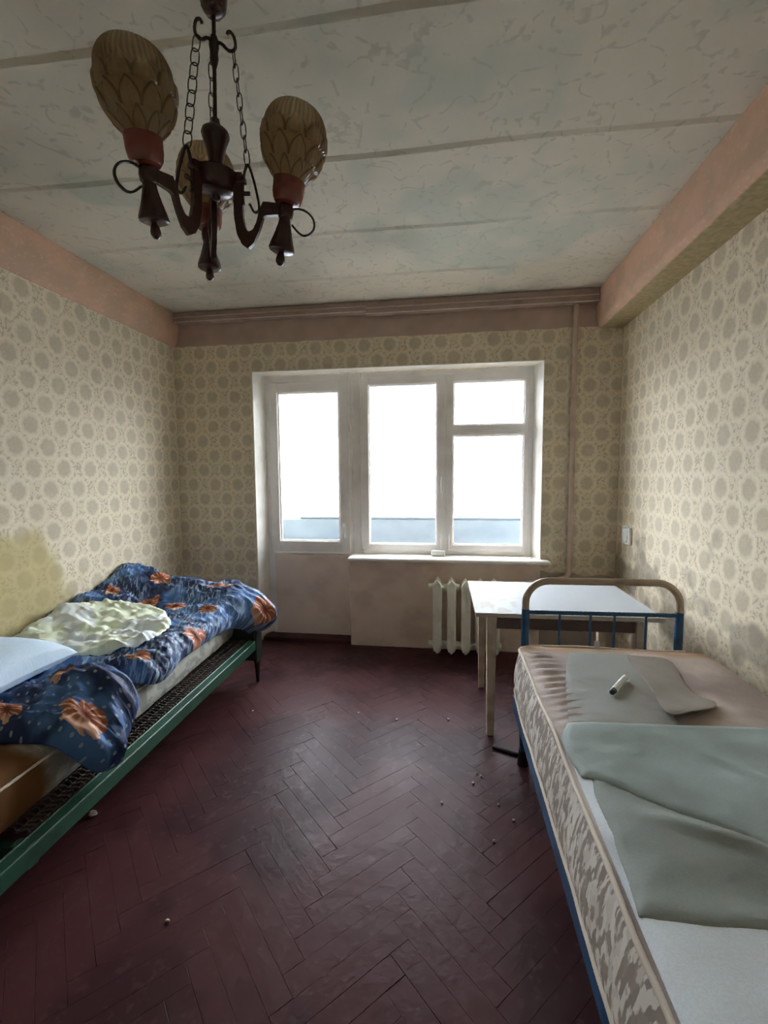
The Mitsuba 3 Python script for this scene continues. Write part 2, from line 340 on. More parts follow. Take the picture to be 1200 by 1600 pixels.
def block_mesh(g):
    r = random.Random(int((g.centroid.x * 977 + g.centroid.y * 3571) * 1000))
    gap = .00015 + (.0013 if r.random() < .14 else .0002) * r.random()
    g2 = g.buffer(-gap, join_style=2)
    if g2.is_empty or g2.geom_type != 'Polygon': g2 = g
    P = np.array(sg.polygon.orient(g2, 1).exterior.coords)[:-1]; c = P.mean(0)
    top = c + (P - c) * (1 - .0014 / max(.02, np.linalg.norm(P - c, axis=1).min()))
    h0 = r.uniform(-.0005, .0) - (.0006 if r.random() < .12 else 0); tx, ty = r.uniform(-.0018, .0018), r.uniform(-.0018, .0018)
    hz = h0 + (top - c) @ np.array([tx, ty]); n = len(P)
    V = np.vstack([np.c_[P, np.full(n, -.011)], np.c_[P, hz - .0007], np.c_[top, hz], [[c[0], c[1], h0]]])
    F = []
    for k in range(n):
        l = (k + 1) % n
        for o in (0, n): F += [[o + k, o + l, o + n + l], [o + k, o + n + l, o + n + k]]
        F.append([2 * n + k, 2 * n + l, 3 * n])
    return trimesh.Trimesh(V, F, process=False)
def seen(g):
    c = np.array(g.exterior.coords)[:-1]; q = proj(np.c_[c, np.zeros(len(c))])
    if (q[:, 2] < .15).any(): return 0.0
    cx, cy, _ = q.mean(0); x, y = g.centroid.x, g.centroid.y
    hidden = (x > 2.62 and -3.35 < y < -1.4) or (x < .9 and y > -2.6) or (x < .35)
    a = sg.Polygon(q[:, :2]).buffer(0).intersection(sg.box(0, 0, 1200, 1600)).area
    return a * (.02 if hidden else 1.0)
blocks.sort(key=seen, reverse=True)
for g in blocks[:300]: add('parquet_block', block_mesh(g), 'mat_floor', fl)
add('parquet_field', cat(*[block_mesh(g) for g in blocks[300:]]), 'mat_floor', fl, label='brown-red painted herringbone parquet beyond the nearest blocks', kind='stuff')

# ------------------------------------------------------------------ balcony door and window
dY = DEP - .012
door = add('door_1', cat(bbox(.726, .772, dY + .012, .22, .012, 2.262, .004), bbox(1.455, 1.486, dY + .012, .22, .012, 2.262, .004), bbox(.772, 1.455, dY + .013, .22, 2.20, 2.262, .004)), 'mat_old_white_paint',
           label='white painted balcony door with one tall pane over a plain lower panel', kind='structure')
lf = add('leaf', cat(bbox(.765, .839, dY, .185, .03, 2.20, .004), bbox(1.374, 1.462, dY, .185, .03, 2.20, .004), bbox(.837, 1.376, dY + .001, .185, .735, .852, .004), bbox(.837, 1.376, dY + .001, .185, 2.118, 2.20, .004)), 'mat_old_white_paint', door)
add('lower_panel', bbox(.79, 1.458, dY - .006, .17, .03, .738, .006), 'mat_door_paint', lf)
add('rail', bbox(.785, 1.456, dY - .010, dY + .02, .742, .758, .004), 'mat_old_white_paint', lf)
add('pane', bbox(.838, 1.376, .158, .1605, .851, 2.12, .0), 'mat_pane', lf)
for z0, z1 in ((.853, .862), (2.108, 2.117)): add('glazing_bead', bbox(.84, 1.373, .142, .157, z0, z1, .002), 'mat_old_white_paint', lf)
for x0, x1 in ((.84, .851), (1.362, 1.373)): add('glazing_bead', bbox(x0, x1, .142, .157, .862, 2.108, .002), 'mat_old_white_paint', lf)
hz = .945
add('handle', cat(tube(spline([(1.418, dY, hz + .055), (1.418, dY - .03, hz + .05), (1.418, dY - .035, hz), (1.418, dY - .03, hz - .05), (1.418, dY, hz - .055)], 24), .0085, 10),
                  bbox(1.405, 1.431, dY - .004, dY + .002, hz + .045, hz + .07, .002), bbox(1.405, 1.431, dY - .004, dY + .002, hz - .07, hz - .045, .002)), 'mat_white_plastic', lf, label='small white pull handle', smooth=35)
for z in (.95, 2.02): add('hinge', tube([(.776, dY - .004, z - .05), (.776, dY - .004, z + .05)], .009, 10), 'mat_old_white_paint', door, smooth=35)

win = add('window_1', cat(bbox(1.486, 1.566, dY + .012, .22, .75, 2.262, .004), bbox(2.902, XR - .045, dY + .012, .22, .75, 2.262, .004), bbox(1.566, 2.902, dY + .013, .22, .75, .795, .004), bbox(1.566, 2.902, dY + .013, .22, 2.215, 2.262, .004)), 'mat_old_white_paint',
          label='white painted wooden window with a wide pane and a vent over a narrow pane', kind='structure')
def sash(x0, x1, z0, z1, g):
    k = add('sash', rounded_frame(x0, x1, dY, .185, z0, z1, (g[0] - x0, x1 - g[1], g[2] - z0, z1 - g[3])), 'mat_old_white_paint', win)
    add('pane', bbox(g[0] - .002, g[1] + .002, .158, .1605, g[2] - .002, g[3] + .002, 0), 'mat_pane', k)
    b = .010
    add('glazing_bead', rounded_frame(g[0] - .001, g[1] + .001, .142, .157, g[2] - .001, g[3] + .001, (b, b, b, b)), 'mat_old_white_paint', k)
    return k
s1 = sash(1.555, 2.248, .785, 2.222, (1.627, 2.190, .836, 2.155))
s2 = sash(2.268, 2.915, 1.762, 2.222, (2.325, 2.883, 1.815, 2.158))
add('transom', bbox(2.27, 2.91, dY + .004, .20, 1.748, 1.766, .003), 'mat_old_white_paint', win)
s3 = sash(2.268, 2.915, .785, 1.752, (2.323, 2.878, .838, 1.730))
add('mullion', bbox(2.246, 2.270, dY + .004, .20, .785, 2.222, .003), 'mat_old_white_paint', win)
add('handle', tube(spline([(2.232, dY, 1.40), (2.232, dY - .022, 1.39), (2.232, dY - .024, 1.33), (2.232, dY - .02, 1.27), (2.232, dY, 1.265)], 20), .006, 8), 'mat_white_plastic', s1, smooth=35)
for x, k in ((2.226, s1), (2.290, s3)):
    add('bolt', cat(tube([(x, dY - .008, .80), (x, dY - .008, .93)], .006, 8), bbox(x - .01, x + .01, dY - .004, dY + .002, .81, .91, .002)), 'mat_old_white_paint', k, smooth=35)
sill = add('sill', bbox(1.478, 3.062, -.085, DEP + .01, .722, .752, .008), 'mat_reveal', win, label='white window sill board')
add('socket_box', cat(bbox(2.150, 2.262, .052, .10, .7525, .797, .006), bbox(2.163, 2.249, .047, .056, .762, .789, .004)), 'mat_white_plastic', label='small white plastic box standing on the window sill', cat='box')

# balcony beyond the glass
bal = add('balcony_floor', bbox(-.6, 4.3, .42, 1.45, -.2, -.04, .005), 'mat_balcony_floor', kind='structure')
par = add('balcony_parapet', bbox(-.6, 4.3, 1.30, 1.38, -.045, .93, .01), 'mat_parapet', kind='structure')
add('handrail', bbox(.62, 4.3, 1.295, 1.40, .93, .965, .012), 'mat_parapet', par)
add('end_wall', hull([(.18, .44, -.045), (.18, 1.32, -.045), (.26, .44, -.045), (.26, 1.32, -.045), (.18, .44, .92), (.18, 1.32, .92), (.26, .44, .92), (.26, 1.32, .92)]), 'mat_parapet', par)

# ------------------------------------------------------------------ curtain rail and heating pipe
cr = thing('curtain_rail', 'long brown wooden curtain rail running across the ceiling edge above the window', 'curtain rail')
add('board', bbox(.055, 1.66, -.085, -.001, 2.672, H - .004, .004), 'mat_rail_wood', cr)
add('board', bbox(1.645, W - .192, -.078, -.001, 2.655, H - .004, .004), 'mat_rail_wood', cr)
add('lip', bbox(.055, 1.655, -.094, -.084, 2.702, 2.710, .003), 'mat_rail_lip', cr); add('lip', bbox(.055, 1.655, -.094, -.084, 2.666, 2.674, .003), 'mat_rail_lip', cr)
add('lip', bbox(1.648, W - .193, -.088, -.077, 2.690, 2.699, .003), 'mat_rail_lip', cr); add('lip', bbox(1.648, W - .193, -.088, -.077, 2.648, 2.657, .003), 'mat_rail_lip', cr)
hp = add('heating_pipe', tube([(3.205, -.035, 2.648), (3.205, -.035, 1.6), (3.207, -.035, .72)], .019, 14), 'mat_pipe', label='thin vertical heating pipe on the wall right of the window', cat='pipe', smooth=40)
add('elbow', tube(spline([(3.207, -.035, .725), (3.205, -.037, .67), (3.18, -.05, .63), (3.13, -.07, .615), (3.0, -.10, .60), (2.715, -.12, .575)], 40), .019, 12), 'mat_pipe', hp, smooth=40)

# ------------------------------------------------------------------ radiator
rad = thing('radiator', 'white cast iron ribbed radiator under the window, partly behind the table', 'radiator')
def rad_section(x):
    prof = [(.030, .045), (.046, .10), (.047, .3), (.046, .53), (.030, .575)]
    # front column: pointed top and bottom like an old cast section
    ms = []
    for y0, dep in ((-.172, .05), (-.075, .05)):
        ring = []
        pts = [(0, .028), (.028, .06), (.034, .09), (.034, .545), (.028, .575), (0, .612)]
        P = [(x + s * a, y0 + q * dep * .5 * (1 - .55 * (a < .001)), z) for (a, z) in pts for s in (-1, 1) for q in (-1, 1)]
        P += [(x + s * .016, y0 - dep * .5 - .007, z) for s in (-1, 1) for z in (.07, .56)]
        ms.append(hull(P))
    for z in (.085, .545):
        ms.append(tube([(x - .0545, -.122, z), (x - .035, -.122, z), (x + .035, -.122, z), (x + .0545, -.122, z)], [.024, .030, .030, .024], 14))
        ms.append(hull([(x + s * .016, y, z + t * (.030 if abs(y + .122) < .01 else .018)) for s in (-1, 1) for y in (-.165, -.122, -.08) for t in (-1, 1)]))
    return cat(*ms)
for i in range(5): add('section', rad_section(2.205 + i * .109), 'mat_radiator', rad, smooth=28)
add('end_cap', tube([(2.135, -.122, .545), (2.155, -.122, .545)], .026, 12), 'mat_radiator', rad, smooth=35)
add('end_cap', tube([(2.135, -.122, .085), (2.155, -.122, .085)], .026, 12), 'mat_radiator', rad, smooth=35)
for x in (2.26, 2.59): add('bracket', bbox(x - .008, x + .008, -.125, .0, .505, .518, .002), 'mat_radiator', rad)

# ------------------------------------------------------------------ table
tb = thing('table', 'white topped kitchen table with square beige legs behind the blue bed', 'table')
def place(mesh, x, y, rz, z=0):
    m = mesh.copy(); m.apply_transform(trimesh.transformations.rotation_matrix(rz, [0, 0, 1])); m.apply_translation([x, y, z]); return m
TX, TY, TR, TW, TD, TZ = 2.885, -.90, .012, .92, .70, .70
add('tabletop', place(bbox(-TW / 2 + .004, TW / 2 - .004, -TD / 2 + .004, TD / 2 - .004, TZ - .022, TZ, .002), TX, TY, TR), 'mat_tabletop', tb)
eb = [bbox(-TW / 2, TW / 2, s * TD / 2 - .004, s * TD / 2 + .004, TZ - .023, TZ - .0005, .001) for s in (-1, 1)] + [bbox(s * TW / 2 - .004, s * TW / 2 + .004, -TD / 2, TD / 2, TZ - .023, TZ - .0005, .001) for s in (-1, 1)]
add('edge_band', place(cat(*eb), TX, TY, TR), 'mat_table_edge', tb)
lx, ly = TW / 2 - .085, TD / 2 - .075
ap = [bbox(-lx, lx, s * ly - .009, s * ly + .009, TZ - .105, TZ - .022, .002) for s in (-1, 1)] + [bbox(s * lx - .009, s * lx + .009, -ly, ly, TZ - .105, TZ - .022, .002) for s in (-1, 1)]
for m in ap: add('apron', place(m, TX, TY, TR), 'mat_table_apron', tb)
for sx in (-1, 1):
    for sy in (-1, 1):
        x, y = sx * lx, sy * ly
        add('leg', place(hull([(x + a * .026, y + b * .026, TZ - .023) for a in (-1, 1) for b in (-1, 1)] + [(x + a * .018 + sx * .0, y + b * .018, 0) for a in (-1, 1) for b in (-1, 1)]), TX, TY, TR), 'mat_table_leg', tb)

# ------------------------------------------------------------------ blue bed
bb = thing('metal_bed', 'blue tubular metal bed with a round beige headboard tube beside the right wall', 'bed')
BX, BY, BR, BWD, BZ = 2.647, -1.425, .036, .69, .93
def L(u, v, z): return (BX + u * math.cos(BR) - v * math.sin(BR), BY + u * math.sin(BR) + v * math.cos(BR), z)
r0, R0 = .0165, .105
arc = [L(0, 0, .775), L(0, 0, BZ - r0 - R0 - .02)] + [L(R0 - R0 * math.cos(t), 0, BZ - r0 - R0 + R0 * math.sin(t)) for t in np.linspace(0, math.pi / 2, 10)]
arc += [L(BWD - R0 + R0 * math.sin(t), 0, BZ - r0 - R0 + R0 * math.cos(t)) for t in np.linspace(0, math.pi / 2, 10)] + [L(BWD, 0, BZ - r0 - R0 - .02), L(BWD, 0, .775)]
add('headboard_tube', tube(arc, r0, 14), 'mat_beige_metal', bb, label='beige arched top tube', smooth=45)
for u in (0, BWD):
    lg = add('post', tube([L(u, 0, .778), L(u, 0, .04)], r0 + .0012, 14), 'mat_blue_metal', bb, smooth=45)
    add('rubber_foot', tube([L(u, 0, .075), L(u, 0, .03), L(u, 0, .0)], [.020, .022, .027], 12), 'mat_black_rubber', lg, smooth=45)
add('crossbar', tube([L(0, 0, .762), L(BWD, 0, .762)], .0095, 10), 'mat_blue_metal', bb, smooth=45)
add('crossbar', tube([L(0, 0, .40), L(BWD, 0, .40)], .0095, 10), 'mat_blue_metal', bb, smooth=45)
for u in (.158, .298, .405, .545): add('headboard_bar', tube([L(u, 0, .762), L(u, 0, .40)], .0055, 8), 'mat_blue_metal', bb, smooth=45)
for x in (2.614, 3.41):
    add('side_rail', bbox(x - .018, x + .018, -3.36, -1.42, .275, .352, .004), 'mat_blue_metal', bb)
add('net', cat(*[tube([(2.60, y, .352), (3.0, y, .330), (3.42, y, .352)], .004, 6) for y in np.arange(-3.30, -1.5, .08)], *[tube([(x, -3.34, .345), (x, -2.4, .330), (x, -1.46, .345)], .004, 6) for x in np.arange(2.68, 3.4, .1)]), 'mat_net_wire', bb)
for x in (2.60, 3.41):
    lg = add('post', tube([(x, -3.35, .72), (x, -3.35, .04)], r0, 12), 'mat_blue_metal', bb, smooth=45)
    add('rubber_foot', tube([(x, -3.35, .075), (x, -3.35, .03), (x, -3.35, .0)], [.020, .022, .027], 12), 'mat_black_rubber', lg, smooth=45)
add('crossbar', tube([(2.60, -3.35, .70), (3.41, -3.35, .70)], .0095, 10), 'mat_blue_metal', bb, smooth=45)

# mattress on the blue bed
MX0, MX1, MY0, MY1, MZ0, MZ1 = 2.608, 3.436, -3.32, -1.437, .362, .602
def rr_outline(x0, x1, y0, y1, r, n=8, step=.03):
    P = []
    for cx, cy, a in ((x1 - r, y1 - r, 0), (x0 + r, y1 - r, 90), (x0 + r, y0 + r, 180), (x1 - r, y0 + r, 270)):
        P += [(cx + r * math.cos(math.radians(a + 90 * k / n)), cy + r * math.sin(math.radians(a + 90 * k / n))) for k in range(n + 1)]
    P.append(P[0]); P = np.array(P); out = []
    for a, b in zip(P[:-1], P[1:]):
        m = max(1, int(np.linalg.norm(b - a) / step)); out += [a + (b - a) * k / m for k in range(m)]
    return np.array(out)
def mtop(x, y):     # height of the lumpy mattress top
    x, y = np.asarray(x, float), np.asarray(y, float)
    e = np.minimum(np.minimum(x - MX0, MX1 - x), np.minimum(y - MY0, MY1 - y)); e = np.clip(e, 0, .2)
    P = np.stack([x * 3.1, y * 3.1, x * 0], -1)
    return MZ1 + .022 * (1 - np.exp(-e / .06)) + .020 * (meshkit.fbm(P, 3, 4) - .5) * np.clip(e / .08, 0, 1)
mt = thing('mattress', 'flat stained mattress with a printed side border on the blue bed', 'mattress')
OUT = rr_outline(MX0, MX1, MY0, MY1, .085)
def side_ring(z, off):
    c = np.array([(MX0 + MX1) / 2, (MY0 + MY1) / 2]); nrm = np.roll(OUT, -1, 0) - np.roll(OUT, 1, 0); nrm = np.c_[nrm[:, 1], -nrm[:, 0]]; nrm /= np.linalg.norm(nrm, axis=1, keepdims=True)
    wob = (meshkit.fbm(np.c_[OUT * 5, np.full(len(OUT), z * 3)], 2, 2) - .5) * .014
    zz = z + .0 * OUT[:, 0]
    if z < .5: zz = z + .055 * np.clip((OUT[:, 1] + 1.75) / .3, 0, 1) * np.clip((.6 - z) / .24, 0, 1)
    return np.c_[OUT + nrm * (off + wob)[:, None] if np.ndim(off + wob) else OUT + nrm * off, zz]
rings = [side_ring(MZ0, .0), side_ring(MZ0 + .01, .014), side_ring(.43, .022), side_ring(.48, .020), side_ring(.54, .014), side_ring(.585, .006), side_ring(MZ1, -.002)]
n = len(OUT); V = np.vstack(rings); F = []
for i in range(len(rings) - 1):
    for k in range(n):
        l = (k + 1) % n; F += [[i * n + k, i * n + l, (i + 1) * n + l], [i * n + k, (i + 1) * n + l, (i + 1) * n + k]]
c0 = len(V); V = np.vstack([V, [[(MX0 + MX1) / 2, (MY0 + MY1) / 2, MZ0]]]); F += [[c0, (k + 1) % n, k] for k in range(n)]
add('side_border', trimesh.Trimesh(V, F, process=False), 'mat_mattress_border', mt, smooth=60, label='grey and white leaf patterned side')

def clipped_grid(poly, step):
    """triangles of a regular grid cut to the polygon by moving outside vertices onto its edge; returns points (n, 2), faces, distance to the edge"""
    poly = poly.buffer(0); a0, b0, a1, b1 = poly.bounds
    na, nb = max(2, int((a1 - a0) / step) + 3), max(2, int((b1 - b0) / step) + 3)
    A, B = np.meshgrid(a0 - step + np.arange(na) * step, b0 - step + np.arange(nb) * step, indexing='ij'); P = np.c_[A.ravel(), B.ravel()]
    ins = shapely.contains_xy(poly, P[:, 0], P[:, 1]).reshape(na, nb); ex = poly.exterior
    F = []; idx = np.arange(na * nb).reshape(na, nb)
    q = ins[:-1, :-1].astype(int) + ins[1:, :-1] + ins[:-1, 1:] + ins[1:, 1:]
    for i, j in np.argwhere(q > 0):
        F += [[idx[i, j], idx[i + 1, j], idx[i + 1, j + 1]], [idx[i, j], idx[i + 1, j + 1], idx[i, j + 1]]]
    F = np.array(F); use = np.unique(F); back = np.full(na * nb, -1); back[use] = np.arange(len(use)); F = back[F]; P = P[use]; inside = ins.ravel()[use]
    pts = shapely.points(P); d = shapely.distance(pts, ex)
    o = np.nonzero(~inside)[0]
    t = shapely.line_locate_point(ex, pts[o]); sn = shapely.line_interpolate_point(ex, t); P[o] = np.c_[shapely.get_x(sn), shapely.get_y(sn)]; d[o] = 0
    return P, F, d
def sheet_mesh(P3, N3, F, thick):
    """closed thin solid: top surface P3, bottom = P3 - N3 * thick (per vertex)"""
    n = len(P3); Q = P3 - N3 * np.broadcast_to(thick, (n,))[:, None]
    e = np.sort(F[:, [0, 1, 1, 2, 2, 0]].reshape(-1, 2), axis=1); u, c = np.unique(e, axis=0, return_counts=True); bnd = set(map(tuple, u[c == 1])); S = []
    for f in F:
        for a, b in ((f[0], f[1]), (f[1], f[2]), (f[2], f[0])):
            if (min(a, b), max(a, b)) in bnd: S += [[b, a, a + n], [b, a + n, b + n]]
    return trimesh.Trimesh(np.vstack([P3, Q]), np.vstack([F, F[:, ::-1] + n, np.array(S)]), process=False)
def ridged(P, f, seed=0, oct=3):
    v = 0
    for o in range(oct): v = v + .55 ** o * (1 - np.abs(2 * meshkit.noise(np.asarray(P) * f * 2 ** o, seed + o) - 1))
    return v / sum(.55 ** o for o in range(oct))

P, F, d = clipped_grid(sg.Polygon(OUT), .016)
wr = .0
z = mtop(P[:, 0], P[:, 1])
# puckers along the left border of the ticking
pk = np.exp(-((P[:, 0] - 2.69) / .052) ** 2) * np.clip((P[:, 1] + 2.18) / .05, 0, 1) * np.clip((-1.50 - P[:, 1]) / .05, 0, 1)
z = z + pk * (.006 * np.sin(P[:, 1] * 125 + 9 * meshkit.noise(np.c_[P * 6, P[:, 0] * 0])) + .004)
P3 = np.c_[P, z]
add('ticking', sheet_mesh(P3, np.tile([0, 0, 1.0], (len(P3), 1)), F, .05), 'mat_ticking', mt, smooth=40, label='pinkish grey top with brown far edge')
ring = side_ring(MZ1 + .002, .002)
wave = ring.copy(); wave[:, 2] += .004 * np.sin(np.arange(n) * .35)
vis = lambda R: R[np.nonzero(R[:, 0] < 3.36)[0][0]:np.nonzero(R[:, 0] < 3.36)[0][-1] + 1]
add('piping', tube(vis(wave), .0065, 8), 'mat_piping', mt, smooth=60)
add('piping', tube(vis(side_ring(MZ0 + .012, .016)), .006, 8), 'mat_piping', mt, smooth=60)
add('fabric_tag', bbox(2.953, 2.975, -1.455, -1.449, .60, .645, .002), 'mat_white_cloth', mt)

def flat_cloth(name, pts, lift, mm, label, cat_, group=None, amp=.004, seed=1, extra=None, step=.012, edge=.012, thick=.004):
    P, F, d = clipped_grid(sg.Polygon(pts), step)
    z = mtop(P[:, 0], P[:, 1]) + lift
    wn = ridged(np.c_[P * [1.0, 1.6], np.full(len(P), seed)], 4.0, seed, 3)
    z = z + amp * wn * np.clip(d / edge, 0.0, 1) + .0015
    if extra is not None: z = z + extra(P, d)
    P3 = np.c_[P, z]
    return add(name, sheet_mesh(P3, np.tile([0, 0, 1.0], (len(P3), 1)), F, thick), mm, label=label, cat=cat_, group=group, smooth=50)
XE = 3.426
flat_cloth('white_sheet', [(2.626, -2.30), (2.70, -2.30), (3.0, -2.36), (XE, -2.36), (XE, -3.30), (2.622, -3.30), (2.618, -2.95), (2.620, -2.6), (2.622, -2.40)], .002, 'mat_white_cloth',
           'crumpled white sheet lying under the grey-green cover at the near end of the mattress', 'sheet', amp=.008, seed=3, thick=.003)
flat_cloth('grey_cloth', [(2.82, -1.535), (3.075, -1.53), (3.05, -1.80), (3.0, -2.14), (2.66, -2.155), (2.715, -1.90), (2.76, -1.72)], .002, 'mat_grey_cloth', 'grey-green cloth patch on the mattress under the white pen', 'cloth', amp=.003, seed=5, thick=.003)
flat_cloth('cover_cloth', [(2.655, -2.385), (2.80, -2.42), (3.0, -2.46), (XE, -2.55), (XE, -2.80), (3.05, -2.80), (2.83, -2.79), (2.72, -2.796), (2.650, -2.787), (2.622, -2.778), (2.630, -2.70), (2.638, -2.57), (2.640, -2.47)], .007, 'mat_green_cloth_low', 'lower grey-green cover cloth lying across the mattress beside the white sheet', 'cloth', amp=.008, seed=3, thick=.004,
           extra=lambda P, d: .009 * np.exp(-((P[:, 1] + 2.56 + .30 * (P[:, 0] - 2.75)) / .022) ** 2) * np.exp(-((P[:, 0] - 2.84) / .12) ** 2))
flat_cloth('cover_cloth', [(2.620, -2.225), (2.655, -2.155), (2.82, -2.152), (2.99, -2.140), (3.265, -2.115), (XE, -2.10), (XE, -2.86), (3.1, -2.73), (2.935, -2.615), (2.80, -2.535), (2.69, -2.455), (2.628, -2.405), (2.618, -2.32)], .012, 'mat_green_cloth', 'upper grey-green cover cloth across the middle of the mattress, straight far edge', 'cloth', amp=.008, seed=3, thick=.004,
           extra=lambda P, d: .007 * np.exp(-((P[:, 1] + 2.42 + 1.1 * (P[:, 0] - 3.10)) / .02) ** 2) * np.exp(-((P[:, 0] - 3.1) / .12) ** 2))
flat_cloth('cloth_flap', spline([(3.055, -1.56), (3.12, -1.562), (3.195, -1.575), (3.185, -1.72), (3.155, -1.86), (3.165, -1.925), (3.188, -1.955), (3.175, -1.995), (3.11, -2.045), (3.04, -2.085), (2.988, -2.105), (2.998, -1.98), (3.03, -1.75), (3.055, -1.56)], 120), .007, 'mat_flap_cloth', 'narrow taupe cloth flap with a lifted rounded end on the mattress', 'cloth', amp=.003, seed=5, thick=.004,
           extra=lambda P, d: .022 * np.clip((-1.90 - P[:, 1]) / .18, 0, 1) ** 1.5)
pen = thing('marker_pen', 'white marker pen with a dark tip lying on the mattress', 'pen')
zp = float(mtop(2.915, -1.88)) + .019
pa, pb = np.array([2.856, -1.955, zp]), np.array([2.955, -1.815, zp])
add('barrel', tube([pa + (pb - pa) * t for t in (.14, .15, .9, .97, 1)], [.009, .0105, .0105, .0095, .006], 12), 'mat_pen_white', pen, smooth=35)
add('cap', tube([pa + (pb - pa) * t for t in (0, .02, .14)], [.006, .0095, .011], 12), 'mat_black_plastic', pen, smooth=35, label='dark tip')

# ------------------------------------------------------------------ green bed
gb = thing('green_bed', 'green steel bed with dark end boards and a wire net along the left wall', 'bed')
add('footboard', bbox(.05, .985, -.79, -.752, .165, .478, .006), 'mat_dark_board', gb)
add('end_post', bbox(.982, 1.006, -.796, -.70, .150, .482, .006), 'mat_dark_board', gb)
add('headboard', bbox(.05, 1.04, -2.70, -2.655, .12, .62, .006), 'mat_dark_board', gb)
tilt = lambda y: .305 + (y + .79) * .020
def bar(x0, x1, z0, z1, y0=-2.655, y1=-.79, b=.003):
    m = bbox(x0, x1, y0, y1, z0, z1, b); m.vertices[:, 2] += (m.vertices[:, 1] + .79) * .020; return m
add('side_rail', cat(bar(.955, 1.0, .300, .308), bar(.993, 1.0, .245, .305)), 'mat_green_metal', gb)
add('side_rail', cat(bar(.055, .10, .300, .308), bar(.055, .062, .245, .305)), 'mat_green_metal', gb)
add('rail_edge', bar(.955, .965, .306, .316), 'mat_green_metal', gb)
for y in (-2.42, -1.6, -.83): add('cross_bar', bbox(.07, .985, y - .015, y + .015, tilt(y) - .06, tilt(y) - .025, .003), 'mat_green_metal', gb)
for y in (-2.44,): add('bracket', bbox(.93, .996, y - .02, y + .02, tilt(y) - .07, tilt(y) + .004, .003), 'mat_green_metal', gb)
# net: zig-zag wires across the frame
ws = []
for k, y in enumerate(np.arange(-2.40, -.80, .022)):
    q = [(x, y + (.006 if i % 2 else -.006), tilt(y) + .004 + (.003 if (i + k) % 2 else 0)) for i, x in enumerate(np.linspace(.955, .62, 14))]
    ws.append(tube(q, .0042, 6))
for x in np.linspace(.94, .70, 7): ws.append(tube([(x, y, tilt(y) + .004) for y in np.linspace(-2.41, -.80, 12)], .0028, 5))
add('wire_net', cat(*ws), 'mat_net_wire', gb, label='dark woven wire net', kind='stuff')
for (x, y) in ((.985, -.742), (.10, -.742), (1.02, -2.64), (.10, -2.64)):
    m = lathe([(.0005, .17), (.021, .169), (.021, .15), (.010, 0.0), (.0005, 0)], 14); m.apply_translation([x, y, 0]); add('leg', m, 'mat_dark_wood_leg', gb, smooth=40)

# mattress of the green bed
def soft_slab(pathfn, outline, hfn, step, bottom):
    P, F, d = clipped_grid(outline, step)
    X, N = pathfn(P[:, 0], P[:, 1]); h = hfn(P, d); top = X + N * h[:, None]
    return sheet_mesh(top, N, F, h + bottom), P, F
lm = thing('thin_mattress', 'thin worn grey mattress under the blue duvet on the green bed', 'mattress')
secs = []
def sec(y):
    e = np.clip((y + 2.60) / .06, 0, 1); e = math.sqrt(1 - (1 - e) ** 2); x1 = .838 - (y + .8) * .030; zb = tilt(y) + .010
    zt = .472 - .02 * (1 - e); pts = [(.03, zb), (x1 - .03, zb), (x1, zb + .02), (x1 + .012, zb + .07), (x1 + .004, zt - .035), (x1 - .03, zt - .004)]
    pts += [(x, zt + .012 * math.sin((x - .03) / (x1 - .06) * math.pi)) for x in np.linspace(x1 - .1, .03, 8)]
    return [(x, y, z) for x, z in pts]
ys = np.linspace(-2.60, -.80, 70); S = np.array([sec(y) for y in ys]); S[:, :, 2] += (meshkit.fbm(S * 7, 3, 3) - .5) * .014; m_ = S.shape[1]; V = S.reshape(-1, 3); F = []
for i in range(len(ys) - 1):
    for k in range(m_):
        l = (k + 1) % m_; F += [[i * m_ + k, (i + 1) * m_ + k, (i + 1) * m_ + l], [i * m_ + k, (i + 1) * m_ + l, i * m_ + l]]
for b_, o in ((0, 1), ((len(ys) - 1) * m_, -1)): F += [[b_, b_ + k, b_ + k + 1][::o] for k in range(1, m_ - 1)]
add('body', trimesh.Trimesh(V, F, process=False), 'mat_left_mattress', lm, smooth=50)
add('piping', tube([(sec(y)[4][0] + .002, y, sec(y)[4][2] + .004) for y in np.linspace(-2.55, -.82, 60)], .005, 6), 'mat_piping', lm, smooth=50)

# duvet: thick quilt draped over the mattress, its near end heaped and hanging over the side
from scipy.interpolate import CubicSpline
_pp = np.array([(.016, .49), (.25, .492), (.55, .488), (.78, .482), (.87, .465), (.925, .425), (.955, .37), (.968, .32), (.975, .26)])
_pt = np.r_[0, np.cumsum(np.linalg.norm(np.diff(_pp, axis=0), axis=1))]; _ps = CubicSpline(_pt, _pp)
def dpath(s, y):
    q, t = _ps(s), _ps(s, 1); t /= np.linalg.norm(t, axis=1, keepdims=True); nn = np.c_[-t[:, 1], t[:, 0]]
    xo = np.interp(y, [-2.3, -1.8, -.8], [.045, .022, .0]) * np.clip(s / .8, 0, 1)
    return np.c_[q[:, 0] + xo, y, q[:, 1]], np.c_[nn[:, 0], y * 0, nn[:, 1]]
def g2(P, s, y, a, b): return np.exp(-((P[:, 0] - s) / a) ** 2 - ((P[:, 1] - y) / b) ** 2)
